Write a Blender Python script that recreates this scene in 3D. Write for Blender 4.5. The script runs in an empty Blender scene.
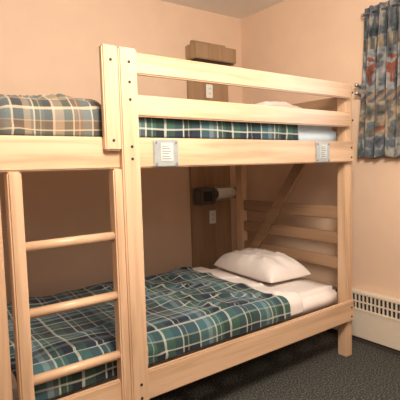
import bpy, bmesh, math, random
from mathutils import Vector, Matrix, noise
random.seed(4)
S=bpy.context.scene
S.view_settings.view_transform='Standard'

# ---------------------------------------------------------------- helpers
def link(o,parent=None):
    S.collection.objects.link(o)
    if parent: o.parent=parent
    return o
def empty(name):
    e=bpy.data.objects.new(name,None); S.collection.objects.link(e); e.empty_display_size=.1; return e
def from_bm(name,bm,mat,parent=None,smooth=False):
    me=bpy.data.meshes.new(name); bm.normal_update(); bm.to_mesh(me); bm.free()
    if mat:
        for m in (mat if isinstance(mat,list) else [mat]): me.materials.append(m)
    if smooth:
        for p in me.polygons: p.use_smooth=True
    return link(bpy.data.objects.new(name,me),parent)
def add_box(bm,a,b,bev=0,mi=0,rot=None):
    t=bmesh.new(); bmesh.ops.create_cube(t,size=1)
    c=[(a[i]+b[i])/2 for i in range(3)]; s=[abs(b[i]-a[i]) for i in range(3)]
    for v in t.verts: v.co=Vector([v.co[i]*s[i] for i in range(3)])
    if bev: bmesh.ops.bevel(t,geom=t.edges[:],offset=bev,segments=2,affect='EDGES')
    for v in t.verts:
        if rot: v.co=rot@v.co
        v.co+=Vector(c)
    for f in t.faces: f.material_index=mi
    me=bpy.data.meshes.new('t'); t.to_mesh(me); t.free(); bm.from_mesh(me); bpy.data.meshes.remove(me)
def box(name,a,b,mat,parent=None,bev=.004,rot=None):
    bm=bmesh.new(); add_box(bm,a,b,bev,0,rot); return from_bm(name,bm,mat,parent)
def add_cyl(bm,p,q,r,seg=20,mi=0,r2=None):
    p=Vector(p);q=Vector(q);d=q-p
    M=Matrix.Translation((p+q)/2)@d.to_track_quat('Z','Y').to_matrix().to_4x4()
    n=len(bm.faces)
    bmesh.ops.create_cone(bm,cap_ends=True,segments=seg,radius1=r,radius2=r if r2 is None else r2,depth=d.length,matrix=M)
    bm.faces.ensure_lookup_table()
    for f in bm.faces[n:]: f.material_index=mi; f.smooth=len(f.verts)==4
def cyl(name,p,q,r,mat,parent=None,seg=20):
    bm=bmesh.new(); add_cyl(bm,p,q,r,seg); return from_bm(name,bm,mat,parent)

class NT:
    def __init__(s,name):
        s.m=bpy.data.materials.new(name); s.m.use_nodes=True; s.t=s.m.node_tree; s.b=s.t.nodes['Principled BSDF']
    def n(s,typ,**k):
        x=s.t.nodes.new(typ)
        for a,v in k.items(): setattr(x,a,v)
        return x
    def l(s,a,b): s.t.links.new(a,b)
    def math(s,op,a,b=None):
        x=s.n('ShaderNodeMath',operation=op)
        for i,v in enumerate((a,b)):
            if v is None: continue
            if isinstance(v,(int,float)): x.inputs[i].default_value=v
            else: s.l(v,x.inputs[i])
        return x.outputs[0]
    def ramp(s,fac,stops,interp='LINEAR'):
        x=s.n('ShaderNodeValToRGB'); r=x.color_ramp; r.interpolation=interp
        while len(r.elements)>1: r.elements.remove(r.elements[-1])
        r.elements[0].position=stops[0][0]; r.elements[0].color=(*stops[0][1],1)
        for p,c in stops[1:]:
            e=r.elements.new(p); e.color=(*c,1)
        if fac is not None: s.l(fac,x.inputs[0])
        return x.outputs[0]
    def mix(s,f,a,b,bt='MIX'):
        x=s.n('ShaderNodeMix',data_type='RGBA',blend_type=bt)
        for i,v in ((0,f),(6,a),(7,b)):
            if isinstance(v,(int,float)): x.inputs[i].default_value=v
            elif isinstance(v,tuple): x.inputs[i].default_value=(*v,1)
            else: s.l(v,x.inputs[i])
        return x.outputs[2]
    def bump(s,h,st,dist=.01):
        x=s.n('ShaderNodeBump'); x.inputs['Strength'].default_value=st; x.inputs['Distance'].default_value=dist
        s.l(h,x.inputs['Height']); s.l(x.outputs[0],s.b.inputs['Normal'])
    def set(s,rough=.5,metal=0,spec=.5):
        s.b.inputs['Roughness'].default_value=rough; s.b.inputs['Metallic'].default_value=metal
        s.b.inputs['Specular IOR Level'].default_value=spec
def plain(name,c,rough=.5,metal=0,var=.08,scale=30,bump=0):
    m=NT(name); tc=m.n('ShaderNodeTexCoord'); nz=m.n('ShaderNodeTexNoise'); nz.inputs['Scale'].default_value=scale; nz.inputs['Detail'].default_value=4
    m.l(tc.outputs['Object'],nz.inputs['Vector'])
    lo=tuple(x*(1-var) for x in c); hi=tuple(min(1,x*(1+var)) for x in c)
    m.l(m.ramp(nz.outputs[0],[(.3,lo),(.7,hi)]),m.b.inputs['Base Color']); m.set(rough,metal)
    if bump: m.bump(nz.outputs[0],bump,.005)
    return m.m
def wood(name,axis,dark,light,rough=.36):
    m=NT(name); tc=m.n('ShaderNodeTexCoord'); mp=m.n('ShaderNodeMapping')
    sc=[22,22,22]; sc[axis]=1.1; mp.inputs['Scale'].default_value=sc
    m.l(tc.outputs['Object'],mp.inputs[0])
    nz=m.n('ShaderNodeTexNoise'); nz.inputs['Scale'].default_value=1; nz.inputs['Detail'].default_value=6; nz.inputs['Distortion'].default_value=.8
    m.l(mp.outputs[0],nz.inputs['Vector'])
    n2=m.n('ShaderNodeTexNoise'); n2.inputs['Scale'].default_value=3; m.l(tc.outputs['Object'],n2.inputs['Vector'])
    c=m.ramp(nz.outputs[0],[(.32,dark),(.47,tuple((x*.35+y*.65) for x,y in zip(dark,light))),(.55,light),(.75,tuple(min(1,x*1.1) for x in light))])
    c=m.mix(.3,c,m.ramp(n2.outputs[0],[(.3,tuple(x*.78 for x in light)),(.7,light)]))
    m.l(c,m.b.inputs['Base Color']); m.set(rough); m.bump(nz.outputs[0],.1,.002)
    return m.m
WL=(.66,.435,.275); WD=(.43,.255,.14)
WX=wood('maple_x',0,WD,WL); WY=wood('maple_y',1,WD,WL); WZ=wood('maple_z',2,WD,WL)
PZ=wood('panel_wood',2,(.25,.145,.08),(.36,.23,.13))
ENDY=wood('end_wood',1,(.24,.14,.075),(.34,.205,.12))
WALL=plain('wall_paint',(.69,.495,.355),.7,var=.025,scale=6,bump=.02)
CEIL=plain('ceiling_paint',(.88,.85,.80),.9,var=.03,scale=80,bump=.2)
METAL=plain('steel',(.42,.42,.42),.35,.9)
GREYM=plain('grey_metal',(.13,.125,.12),.35,.6)
DARK=plain('dark_metal',(.03,.028,.027),.4,.3)
WHITEP=plain('white_plastic',(.82,.80,.74),.35,var=.02)
HEAT=plain('heater_enamel',(.72,.62,.50),.4,var=.03)
HDARK=plain('heater_recess_shade',(.06,.05,.045),.6)  # near-black colour that paints the shade in the heater's recesses
SHEET=plain('white_sheet',(.76,.68,.63),.9,var=.03,scale=12,bump=.1)
SHEETB=plain('bluish_sheet',(.50,.57,.60),.9,var=.05,scale=12,bump=.1)

def carpet():
    m=NT('carpet'); tc=m.n('ShaderNodeTexCoord'); nz=m.n('ShaderNodeTexNoise'); nz.inputs['Scale'].default_value=110; nz.inputs['Detail'].default_value=6
    m.l(tc.outputs['Object'],nz.inputs['Vector'])
    m.l(m.ramp(nz.outputs[0],[(.35,(.026,.027,.026)),(.5,(.064,.064,.058)),(.68,(.19,.18,.155))]),m.b.inputs['Base Color'])
    m.set(.95,0,.1); m.bump(nz.outputs[0],.8,.01); return m.m
CARPET=carpet()

def plaid(name,A,B,period=.36,line=(.60,.60,.52),ls=.55):
    m=NT(name); uv=m.n('ShaderNodeUVMap'); sp=m.n('ShaderNodeSeparateXYZ'); m.l(uv.outputs[0],sp.inputs[0])
    fu=m.math('FRACT',m.math('DIVIDE',sp.outputs[0],period)); fv=m.math('FRACT',m.math('DIVIDE',sp.outputs[1],period))
    ca=m.ramp(fu,A,'CONSTANT'); cb=m.ramp(fv,B,'CONSTANT')
    c=m.mix(.5,ca,cb)
    K=(0,0,0); Wt=(1,1,1); H_=(.45,.45,.45)
    st=[(0,K),(.115,Wt),(.135,K),(.36,Wt),(.38,K),(.44,H_),(.455,K),(.60,Wt),(.63,K),(.86,Wt),(.88,K),(.94,H_),(.955,K)]
    st2=[(0,K),(.08,Wt),(.10,K),(.20,H_),(.215,K),(.33,Wt),(.36,K),(.62,Wt),(.64,K),(.70,H_),(.715,K),(.84,Wt),(.865,K)]
    lu=m.math('MULTIPLY',m.ramp(fu,st,'CONSTANT'),ls); lv=m.math('MULTIPLY',m.ramp(fv,st2,'CONSTANT'),ls)
    c=m.mix(lu,c,line); c=m.mix(lv,c,line)
    tw=m.n('ShaderNodeTexNoise'); tw.inputs['Scale'].default_value=300; m.l(uv.outputs[0],tw.inputs['Vector'])
    c=m.mix(.5,c,m.ramp(tw.outputs[0],[(.3,(.55,.55,.55)),(.7,(1,1,1))]),'MULTIPLY')
    m.l(c,m.b.inputs['Base Color']); m.set(.9,0,.15); m.bump(tw.outputs[0],.2,.002)
    m.b.inputs['Sheen Weight'].default_value=.15
    return m.m
NV=(.022,.034,.056);TE=(.055,.13,.15);GR=(.045,.10,.075);LB=(.22,.31,.34);BK=(.014,.019,.024);GY=(.11,.15,.15)
PL=plaid('green_plaid',
  [(0,NV),(.135,TE),(.25,LB),(.31,GY),(.38,GR),(.50,BK),(.63,GR),(.75,NV),(.88,BK)],
  [(0,BK),(.10,GR),(.215,TE),(.36,NV),(.48,LB),(.54,NV),(.64,TE),(.76,GR),(.865,NV)],.40)
BR=(.20,.13,.08);TN=(.34,.25,.17);OL=(.09,.10,.075);CH=(.05,.055,.055);SB=(.14,.17,.17)
PLB=plaid('brown_plaid',
  [(0,SB),(.135,CH),(.25,TN),(.33,SB),(.38,OL),(.50,CH),(.63,TN),(.75,OL),(.88,BR)],
  [(0,OL),(.10,BR),(.215,SB),(.36,CH),(.48,TN),(.54,OL),(.64,SB),(.76,CH),(.865,BR)],.30,(.66,.50,.34),.5)

# ---------------------------------------------------------------- room
XC,YC,ZC=.27,1.32,2.567; XL,YN=-3.6,-2.8
box('floor',(XL-.1,YN-.1,-.1),(XC+.1,YC+.1,0),CARPET,bev=0)
box('ceiling',(XL-.1,YN-.1,ZC),(XC+.1,YC+.1,ZC+.1),CEIL,bev=0)
box('wall_back',(XL-.1,YC,0),(XC+.1,YC+.1,ZC),WALL,bev=0)
box('wall_left',(XL-.1,YN,0),(XL,YC,ZC),WALL,bev=0)
box('wall_near',(XL-.1,YN-.1,0),(XC+.1,YN,ZC),WALL,bev=0)
wy0,wy1,wz0,wz1=-1.45,-.27,1.38,2.12
bm=bmesh.new()
add_box(bm,(XC,YN,0),(XC+.1,YC,wz0)); add_box(bm,(XC,YN,wz1),(XC+.1,YC,ZC))
add_box(bm,(XC,YN,wz0),(XC+.1,wy0,wz1)); add_box(bm,(XC,wy1,wz0),(XC+.1,YC,wz1))
from_bm('wall_right',bm,WALL)
bm=bmesh.new()
for a,b in (((wy0,wz0),(wy1,wz0+.04)),((wy0,wz1-.04),(wy1,wz1)),((wy0,wz0),(wy0+.04,wz1)),((wy1-.04,wz0),(wy1,wz1)),(((wy0+wy1)/2-.02,wz0),((wy0+wy1)/2+.02,wz1))):
    add_box(bm,(XC+.03,a[0],a[1]),(XC+.075,b[0],b[1]),.003)
from_bm('window_1',bm,WHITEP)
bm=bmesh.new(); add_box(bm,(XL,YC-.012,0),(-.36,YC,.09),.003); from_bm('baseboard_back',bm,PZ)

# ---------------------------------------------------------------- bunk bed
bed=empty('bunk_bed'); H=1.75; W=1.06; XE=-2.165
for n,a,b in [('guard_rail_top',1.663,1.752),('guard_rail_mid',1.488,1.578)]:
    box(n,(-1.64,-.028,a),(-.055,0,b),WX,bed,.006)
    if n=='guard_rail_mid': box(n+'_back',(XE+.06,W,a),(-.055,W+.026,b),WX,bed,.006)
box('upper_side_rail',(XE,-.028,1.272),(-.022,0,1.400),WX,bed,.006)
box('lower_side_rail',(XE,-.028,.250),(-.022,0,.382),WX,bed,.006)
box('upper_side_rail_back',(XE,W,1.272),(-.0,W+.028,1.400),WX,bed,.006)
box('lower_side_rail_back',(XE,W,.250),(-.0,W+.028,.382),WX,bed,.006)
for n,x0,x1,y0,y1 in (('far_front_post',-.065,0,0,.07),('far_back_post',-.065,0,W-.07,W),('near_front_post',XE,XE+.065,0,.07),('near_back_post',XE,XE+.065,W-.07,W)):
    box(n,(x0,y0,0),(x1,y1,H if 'far' in n else 1.45),WZ,bed,.006)
box('mid_post',(-1.643,-.06,.235),(-1.562,-.028,1.757),WZ,bed,.006)
box('grab_board',(-1.715,-.06,1.345),(-1.645,-.028,1.757),WZ,bed,.006)
for ex,nm in ((-.045,'far'),(XE+.03,'near')):
    for i,(a,b) in enumerate(((.900,.985),(.735,.815),(.570,.650),(1.60,1.69),(1.44,1.52),(1.27,1.37),(.25,.36))):
        if nm=='near' and a>1.4: continue
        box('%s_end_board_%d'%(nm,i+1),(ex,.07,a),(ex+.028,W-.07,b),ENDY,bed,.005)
p=Vector((-.06,.36,1.29)); q=Vector((-.06,.88,.58)); d=q-p
ang=math.atan2(d.y,-d.z)
bm=bmesh.new(); add_box(bm,(p+q)/2-Vector((.012,.038,d.length/2)),(p+q)/2+Vector((.012,.038,d.length/2)),.004,0,Matrix.Rotation(ang,3,'X'))
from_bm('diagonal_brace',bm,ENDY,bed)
for z,n in ((.30,'lower'),(1.315,'upper')):
    bm=bmesh.new()
    for i in range(11):
        x=XE+.1+i*.198; add_box(bm,(x,0,z),(x+.07,W,z+.02),.003)
    add_box(bm,(XE+.07,0,z-.03),(-.07,.03,z)); add_box(bm,(XE+.07,W-.03,z-.03),(-.07,W,z))
    from_bm(n+'_slats',bm,WY,bed)
# ladder
box('ladder_stile_near',(-2.083,-.045,0),(-2.034,.010,1.271),WZ,bed,.006)
box('ladder_stile_far',(-1.680,-.045,0),(-1.618,.010,1.271),WZ,bed,.006)
for i,z in enumerate((.245,.49,.745,.995)):
    cyl('ladder_rung_%d'%(i+1),(-2.04,-.016,z),(-1.67,-.016,z),.019,WX,bed)
bm=bmesh.new()
for x,z in ((-1.60,1.70),(-1.60,1.62),(-1.60,1.55),(-1.60,1.36),(-1.60,1.31),(-1.60,.35),(-1.60,.29),(-1.68,1.70),(-1.68,1.385)):
    add_cyl(bm,(x,-.0625,z),(x,-.056,z),.006,12)
for x,z in ((-.04,1.70),(-.04,1.53),(-.05,1.36),(-.05,1.30),(-.05,.34),(-.05,.28)):
    add_cyl(bm,(x,-.031,z),(x,-.027,z),.006,12)
from_bm('bolts',bm,DARK,bed)
PG=plain('plate_grey',(.36,.38,.37),.4,.3); PW=plain('plate_card',(.50,.51,.47),.5); PT=plain('print_grey',(.2,.2,.2),.6)
for i,(a,b) in enumerate(((-1.483,-1.356),(-.40,-.275))):
    bm=bmesh.new(); add_box(bm,(a,-.036,1.275),(b,-.028,1.392),.003,0)
    add_box(bm,(a+.035,-.038,1.30),(b-.03,-.0355,1.378),0,1)
    for r in range(6): add_box(bm,(a+.04,-.0388,1.307+r*.011),(b-.04-.006*(r%3),-.0378,1.311+r*.011),0,2)
    for xx in (a+.012,b-.012):
        for zz in (1.287,1.38): add_cyl(bm,(xx,-.040,zz),(xx,-.035,zz),.006,10,2)
    from_bm('bracket_plate_%d'%(i+1),bm,[PG,PW,PT],bed)

# ---------------------------------------------------------------- mattresses + linen
def rbox(name,a,b,r,mat,amp=.004,seg=3):
    bm=bmesh.new(); add_box(bm,a,b,0); bmesh.ops.bevel(bm,geom=bm.edges[:],offset=r,segments=seg,affect='EDGES')
    bmesh.ops.subdivide_edges(bm,edges=[e for e in bm.edges if e.calc_length()>.3],cuts=20,use_grid_fill=True)
    for v in bm.verts: v.co+=Vector((0,0,1))*amp*noise.noise(v.co*5)
    return from_bm(name,bm,mat,None,True)
rbox('mattress',(XE+.08,.04,.325),(-.075,W-.035,.472),.035,SHEET)
rbox('mattress',(XE+.08,.04,1.34),(-.075,W-.035,1.500),.035,SHEETB)
def cloth(name,x0,x1,yf,yb,ztop,zf,zb,r,mat,amp=.012,nx=160,ny=110,thick=.012,seed=0,endround=0,wr=0,fray=.012):
    prof=[(yf,zf),(yf,ztop-r)]
    for k in range(1,9):
        t=math.pi/2*k/8; prof.append((yf+r*(1-math.cos(t)),ztop-r+r*math.sin(t)))
    prof.append((yb-r,ztop))
    for k in range(1,9):
        t=math.pi/2*(1-k/8); prof.append((yb-r+r*math.cos(t),ztop-r+r*math.sin(t)))
    prof.append((yb,zb))
    cum=[0]
    for i in range(1,len(prof)): cum.append(cum[-1]+math.dist(prof[i],prof[i-1]))
    T=cum[-1]
    def at(s):
        for i in range(1,len(prof)):
            if s<=cum[i]+1e-9:
                f=(s-cum[i-1])/max(1e-9,cum[i]-cum[i-1]); a,b=prof[i-1],prof[i]
                dy,dz=b[0]-a[0],b[1]-a[1]; l=math.hypot(dy,dz) or 1
                return a[0]+dy*f,a[1]+dz*f,-dz/l,dy/l
        return (*prof[-1],1,0)
    bm=bmesh.new(); uvl=bm.loops.layers.uv.new('UVMap'); g=[]
    for i in range(nx+1):
        row=[]
        for j in range(ny+1):
            s=T*j/ny; y,z,n1,n2=at(s)
            x1s=x1+fray*noise.noise(Vector((s*4,1.5,0)))
            x0s=x0+(fray*noise.noise(Vector((s*4,1.5,0))) if name=='bed_sheet' else 0)
            x=x0s+(x1s-x0s)*i/nx
            h=.5+noise.noise(Vector((x*3.2+seed,s*3.2,seed)))*.6+noise.noise(Vector((x*8,s*7,seed+3)))*.35
            if wr:
                w=noise.noise(Vector((x*2.5+s*3.5,s*1.2-x*1.0,seed+9)))
                h+=wr*max(0,1-abs(w)*7)
            d=amp*max(0,h)
            if s<.16: d*=.45
            e=abs(x1s-x) if endround<0 else min(i,nx-i)/nx*abs(x1-x0)
            er=abs(endround)
            if er and e<er: d-=er*(1-math.sqrt(max(0,1-(1-e/er)**2)))*.8
            row.append((bm.verts.new((x,y+n1*d,z+n2*d)),x-x0,s))
        g.append(row)
    for i in range(nx):
        for j in range(ny):
            q=[g[i][j],g[i+1][j],g[i+1][j+1],g[i][j+1]]
            f=bm.faces.new([k[0] for k in q]); f.smooth=True
            for lp,k in zip(f.loops,q): lp[uvl].uv=(k[1]+.010*noise.noise(Vector((k[1]*4,k[2]*4,seed))),k[2]+.012*noise.noise(Vector((k[1]*3,k[2]*4,seed+5))))
    ob=from_bm(name,bm,mat,None,True)
    so=ob.modifiers.new('s','SOLIDIFY'); so.thickness=thick; so.offset=1
    return ob
cloth('comforter',XE+.09,-.60,.030,W-.02,.488,.385,.36,.05,PL,.018,seed=1,endround=-.018,wr=1.0,nx=220,ny=140,fray=.04)
cloth('comforter',-1.64,-.50,.028,W-.02,1.518,1.405,1.39,.05,PL,.012,seed=5,nx=120,wr=.8)
cloth('blanket',XE+.085,-1.665,.024,W-.02,1.535,1.402,1.39,.065,PLB,.020,seed=8,nx=80,thick=.015,endround=.05,wr=.8)
cloth('bed_sheet',-.605,-.49,.032,W-.025,.488,.388,.37,.05,SHEET,.014,seed=12,nx=40,thick=.012,wr=1.0,endround=.012,fray=.04)

def pillow(name,c,lx,ly,h,rotz,mat,seed):
    n=56; bm=bmesh.new(); top={};bot={}
    R=Matrix.Rotation(rotz,3,'Z')
    for i in range(n+1):
        for j in range(n+1):
            u=-math.cos(math.pi*i/n); v=-math.cos(math.pi*j/n)
            k=max(0,((1-u**4)*(1-v**4)))**.5
            px=u*lx/2*(1-.05*(1-v*v)*abs(u)**3); py=v*ly/2*(1-.04*(1-u*u)*abs(v)**3)
            w=.014*noise.noise(Vector((u*2+seed,v*2,0)))+.012*noise.noise(Vector((u*4,v*3,seed)))
            ridge=noise.noise(Vector((u*1.5+v*2,v*1.2-u,seed+4))); w+=.010*max(0,1-abs(ridge)*6)
            zt=h*.72*k+w*k; zb=-h*.20*k
            top[i,j]=bm.verts.new(R@Vector((px,py,zt))+Vector(c))
            bot[i,j]=top[i,j] if i in(0,n) or j in (0,n) else bm.verts.new(R@Vector((px,py,zb))+Vector(c))
    for i in range(n):
        for j in range(n):
            bm.faces.new([top[i,j],top[i+1,j],top[i+1,j+1],top[i,j+1]])
            try: bm.faces.new([bot[i,j],bot[i,j+1],bot[i+1,j+1],bot[i+1,j]])
            except: pass
    return from_bm(name,bm,mat,None,True)
pillow('pillow',(-.252,.60,.512),.36,.66,.17,-.08,SHEET,2)
pillow('pillow',(-.30,.52,1.550),.38,.66,.17,.0,SHEET,6)

# ---------------------------------------------------------------- wall chase panel, lamps, outlets
wp=empty('wooden_wall_panel')
box('board',(-.345,YC-.025,0),(.085,YC,2.12),PZ,wp,.004)
bx=empty('wall_light_box')
box('housing',(-.35,YC-.14,2.13),(.085,YC,2.25),PZ,bx,.006)
box('back_plate',(-.30,YC-.03,2.12),(.06,YC,2.30),PZ,bx,.004)
box('diffuser',(-.33,YC-.125,2.122),(.065,YC-.03,2.131),DARK,bx,.002)
def outlet(x,z):
    bm=bmesh.new(); y=YC-.025
    add_box(bm,(x-.035,y-.007,z-.057),(x+.035,y,z+.057),.003,0)
    for zz in (z+.02,z-.02):
        add_box(bm,(x-.017,y-.0095,zz-.014),(x+.017,y-.0065,zz+.014),.002,0)
        for dx in (-.007,.007): add_box(bm,(x+dx-.0015,y-.0102,zz-.006),(x+dx+.0015,y-.009,zz+.006),0,1)
    from_bm('wall_outlet',bm,[WHITEP,DARK])
outlet(-.13,1.90); outlet(-.13,.83)
lamp=empty('wall_reading_lamp')
yb=YC-.025
box('back_box',(-.33,yb-.10,.950),(-.16,yb,1.090),GREYM,lamp,.012)
box('lamp_socket_recess',(-.30,yb-.103,.975),(-.20,yb-.09,1.065),DARK,lamp,.004)
box('wall_plate',(-.17,yb-.02,.965),(.075,yb,1.095),METAL,lamp,.006)
cyl('diffuser_tube',(-.17,yb-.065,1.034),(.055,yb-.065,1.034),.044,WHITEP,lamp,28)
cyl('tube_end_cap',(.05,yb-.065,1.034),(.078,yb-.065,1.034),.048,GREYM,lamp,28)
cyl('tube_collar',(-.18,yb-.065,1.034),(-.145,yb-.065,1.034),.048,GREYM,lamp,28)

# coat hook
bm=bmesh.new(); yk=.11; add_box(bm,(XC-.012,yk-.018,1.70),(XC,yk+.018,1.80),.003)
for z in (1.72,1.775):
    add_cyl(bm,(XC-.01,yk,z),(XC-.06,yk,z+.012),.008,10); bmesh.ops.create_uvsphere(bm,u_segments=10,v_segments=8,radius=.014,matrix=Matrix.Translation((XC-.06,yk,z+.014)))
from_bm('coat_hook',bm,METAL)

# ---------------------------------------------------------------- baseboard heater
ht=empty('baseboard_heater'); hy0,hy1=-1.9,1.0; xf=XC-.07
box('back_plate',(XC-.012,hy0,.02),(XC,hy1,.362),HEAT,ht,.002)
box('front_panel',(xf,hy0,.04),(xf+.012,hy1,.245),HEAT,ht,.004)
box('foot_recess',(xf+.015,hy0,0),(XC,hy1,.05),HDARK,ht,.0)
box('top_cap',(xf+.004,hy0,.345),(XC,hy1,.365),HEAT,ht,.004)
box('panel_lip',(xf-.004,hy0,.232),(xf+.016,hy1,.247),HEAT,ht,.003)
box('inner_dark_recess',(xf+.03,hy0+.01,.06),(XC-.01,hy1-.01,.335),HDARK,ht,0)  # solid dark block behind the grille, recess shade put into its colour
bm=bmesh.new(); y=hy0
while y<hy1:
    add_box(bm,(xf+.004,y,.245),(xf+.012,y+.010,.352)); y+=.03
add_box(bm,(xf+.002,hy0,.292),(xf+.013,hy1,.300))
from_bm('grille',bm,HEAT,ht)
for yy in (hy0-.01,hy1): box('end_cap',(xf-.004,yy,0),(XC,yy+.02,.368),HEAT,ht,.004)

# ---------------------------------------------------------------- curtain
def curtain(name,y_a,y_b,zt,zb,folds,seed):
    nx,nz=300,320; bm=bmesh.new(); col=bm.loops.layers.color.new('Col'); g=[]
    wid=abs(y_b-y_a)*1.9
    def in_el(u,v,cx,cy,a,b): return ((u-cx)/a)**2+((v-cy)/b)**2<1
    def paint(s,z):
        s*=1.1; z*=1.1
        nv=noise.noise(Vector((s*14,z*14,seed)))+.5*noise.noise(Vector((s*40,z*40,seed)))
        P=.92; zz=z%P; cell=.30; u=(s+.13*int(z/P)+.05)%cell
        if zz<.22: base=(.15,.17,.20) if nv<.12 else (.27,.25,.22)
        elif zz<.30: base=(.31,.24,.17) if (u*30)%2<1 else (.11,.115,.125)
        elif zz<.60: base=(.28,.28,.27) if nv>-.1 else (.18,.20,.22)
        elif zz<.68: base=(.12,.13,.15) if (u*26+zz*26)%2<1 else (.34,.23,.15)
        else: base=(.19,.18,.16) if nv<.1 else (.31,.24,.17)
        if .03<zz<.21:
            for cx in (.06,.20):
                w=(zz-.03)*.28*(.6+.4*((zz*28)%1))
                if abs(u-cx)<w: base=(.075,.095,.095)
        v=zz-.46; m=False
        if in_el(u,v,.14,0,.062,.036) or in_el(u,v,.205,-.045,.024,.017) or in_el(u,v,.185,-.022,.022,.028): m=True
        for lx in (.095,.115,.165,.185):
            if abs(u-lx)<.008 and 0<v<.095: m=True
        if in_el(u,v,.165,-.085,.035,.015) or in_el(u,v,.225,-.085,.022,.012): m=True
        if m: base=(.26,.09,.06)
        if zz>.70:
            if in_el(u,zz,.10,.79,.055,.03): base=(.40,.32,.23)
            if in_el(u,zz,.22,.84,.05,.03): base=(.12,.145,.165)
            if in_el(u,zz,.03,.87,.03,.02): base=(.27,.11,.07)
        k=.82+.6*nv
        c=[max(.01,b*k)**(1/2.2) for b in base]
        return tuple(min(1,x) for x in c)
    for i in range(nx+1):
        row=[]
        for j in range(nz+1):
            t=i/nx; z=zt+(zb-zt)*j/nz; dz=j/nz
            ph=t*folds*2*math.pi
            gather=.55+.45*min(1,abs(dz-.05)*6)
            amp=.028*gather*(.8+.3*noise.noise(Vector((t*6,seed,dz))))
            x=XC-.06+amp*math.sin(ph+.5*math.sin(dz*3+seed))+.004*noise.noise(Vector((t*20,dz*6,seed)))
            yy=y_a+(y_b-y_a)*t+.008*math.cos(ph)+ .045*dz*(1-t)
            row.append((bm.verts.new((x,yy,z+(.010*math.sin(ph*.5)*dz))),t*wid,dz*abs(zt-zb)))
        g.append(row)
    for i in range(nx):
        for j in range(nz):
            q=[g[i][j],g[i+1][j],g[i+1][j+1],g[i][j+1]]
            f=bm.faces.new([k[0] for k in q]); f.smooth=True
            for lp,k in zip(f.loops,q): lp[col]=(*paint(k[1],k[2]),1)
    m=NT('curtain_print'+str(seed)); a=m.n('ShaderNodeVertexColor',layer_name='Col'); 
    nz_=m.n('ShaderNodeTexNoise'); nz_.inputs['Scale'].default_value=220
    m.l(m.mix(.4,a.outputs[0],m.ramp(nz_.outputs[0],[(.3,(.6,.6,.6)),(.7,(1,1,1))]),'MULTIPLY'),m.b.inputs['Base Color']); m.set(.9,0,.1)
    ob=from_bm(name,bm,m.m,None,True)
    so=ob.modifiers.new('s','SOLIDIFY'); so.thickness=.003
    return ob
curtain('curtain',.045,-.42,2.275,1.30,7,1)
curtain('curtain',-1.30,-1.72,2.275,1.30,7,2)
bm=bmesh.new(); add_cyl(bm,(XC-.06,.06,2.235),(XC-.06,-1.76,2.235),.008,14)
for y in (.065,-1.765): bmesh.ops.create_uvsphere(bm,u_segments=14,v_segments=10,radius=.012,matrix=Matrix.Translation((XC-.06,y,2.235)))
for y in (.05,-1.74): add_box(bm,(XC-.06,y-.006,2.228),(XC,y+.006,2.242))
from_bm('curtain_rod',bm,METAL)

# ---------------------------------------------------------------- ceiling lamp + lights
lc=Vector((-1.9,-1.35,ZC))
cl=empty('ceiling_lamp')
m=NT('lamp_glass'); m.b.inputs['Base Color'].default_value=(.9,.88,.8,1); m.b.inputs['Emission Color'].default_value=(1,.82,.62,1); m.b.inputs['Emission Strength'].default_value=3
bm=bmesh.new(); add_cyl(bm,lc-Vector((0,0,.03)),lc,.19,32); from_bm('base_ring',bm,METAL,cl)
bm=bmesh.new(); bmesh.ops.create_uvsphere(bm,u_segments=32,v_segments=16,radius=.17,matrix=Matrix.Translation(lc-Vector((0,0,.03)))@Matrix.Diagonal((1,1,.4,1)))
from_bm('glass_dome',bm,m.m,cl,True)
def area(name,loc,target,size,power,col):
    l=bpy.data.lights.new(name,'AREA'); l.energy=power; l.size=size; l.color=col
    o=link(bpy.data.objects.new(name,l)); o.location=loc; o.rotation_euler=(Vector(target)-Vector(loc)).to_track_quat('-Z','Y').to_euler(); return o
area('ceiling_light',(-1.75,-1.35,2.40),(-1.0,.2,.9),.45,66,(1,.87,.73))
area('room_fill_light',(-2.9,-2.3,1.9),(-.8,.6,1.2),1.2,13,(1,.89,.78))
area('ceiling_bounce_fill',(-1.5,-1.3,1.9),(-1.0,-.4,2.6),.8,14,(1,.93,.84))  # added fill with no fixture, brightens the ceiling like bounced light
l=bpy.data.lights.new('daylight','AREA'); l.shape='RECTANGLE'; l.size=.7; l.size_y=1.1; l.energy=14; l.color=(.85,.93,1)
o=link(bpy.data.objects.new('daylight',l)); o.location=(XC+.12,(wy0+wy1)/2,(wz0+wz1)/2); o.rotation_euler=Vector((-1,0,-.2)).to_track_quat('-Z','Y').to_euler()
w=bpy.data.worlds.new('w'); S.world=w; w.use_nodes=True; w.node_tree.nodes['Background'].inputs[0].default_value=(.75,.85,1,1); w.node_tree.nodes['Background'].inputs[1].default_value=1

# ---------------------------------------------------------------- camera
c=bpy.data.cameras.new('camera'); co=link(bpy.data.objects.new('camera',c)); S.camera=co
A,pp,r=.9333,.0781,-.0281
F=Vector((math.cos(A)*math.cos(pp),math.sin(A)*math.cos(pp),-math.sin(pp))); R0=Vector((math.sin(A),-math.cos(A),0)); U0=R0.cross(F)
R=math.cos(r)*R0+math.sin(r)*U0; U=-math.sin(r)*R0+math.cos(r)*U0
M=Matrix((R,U,-F)).transposed().to_4x4(); M.translation=(-2.4555,-1.6713,1.2747); co.matrix_world=M
c.sensor_width=36; c.lens=438.19/400*36; c.clip_start=.05
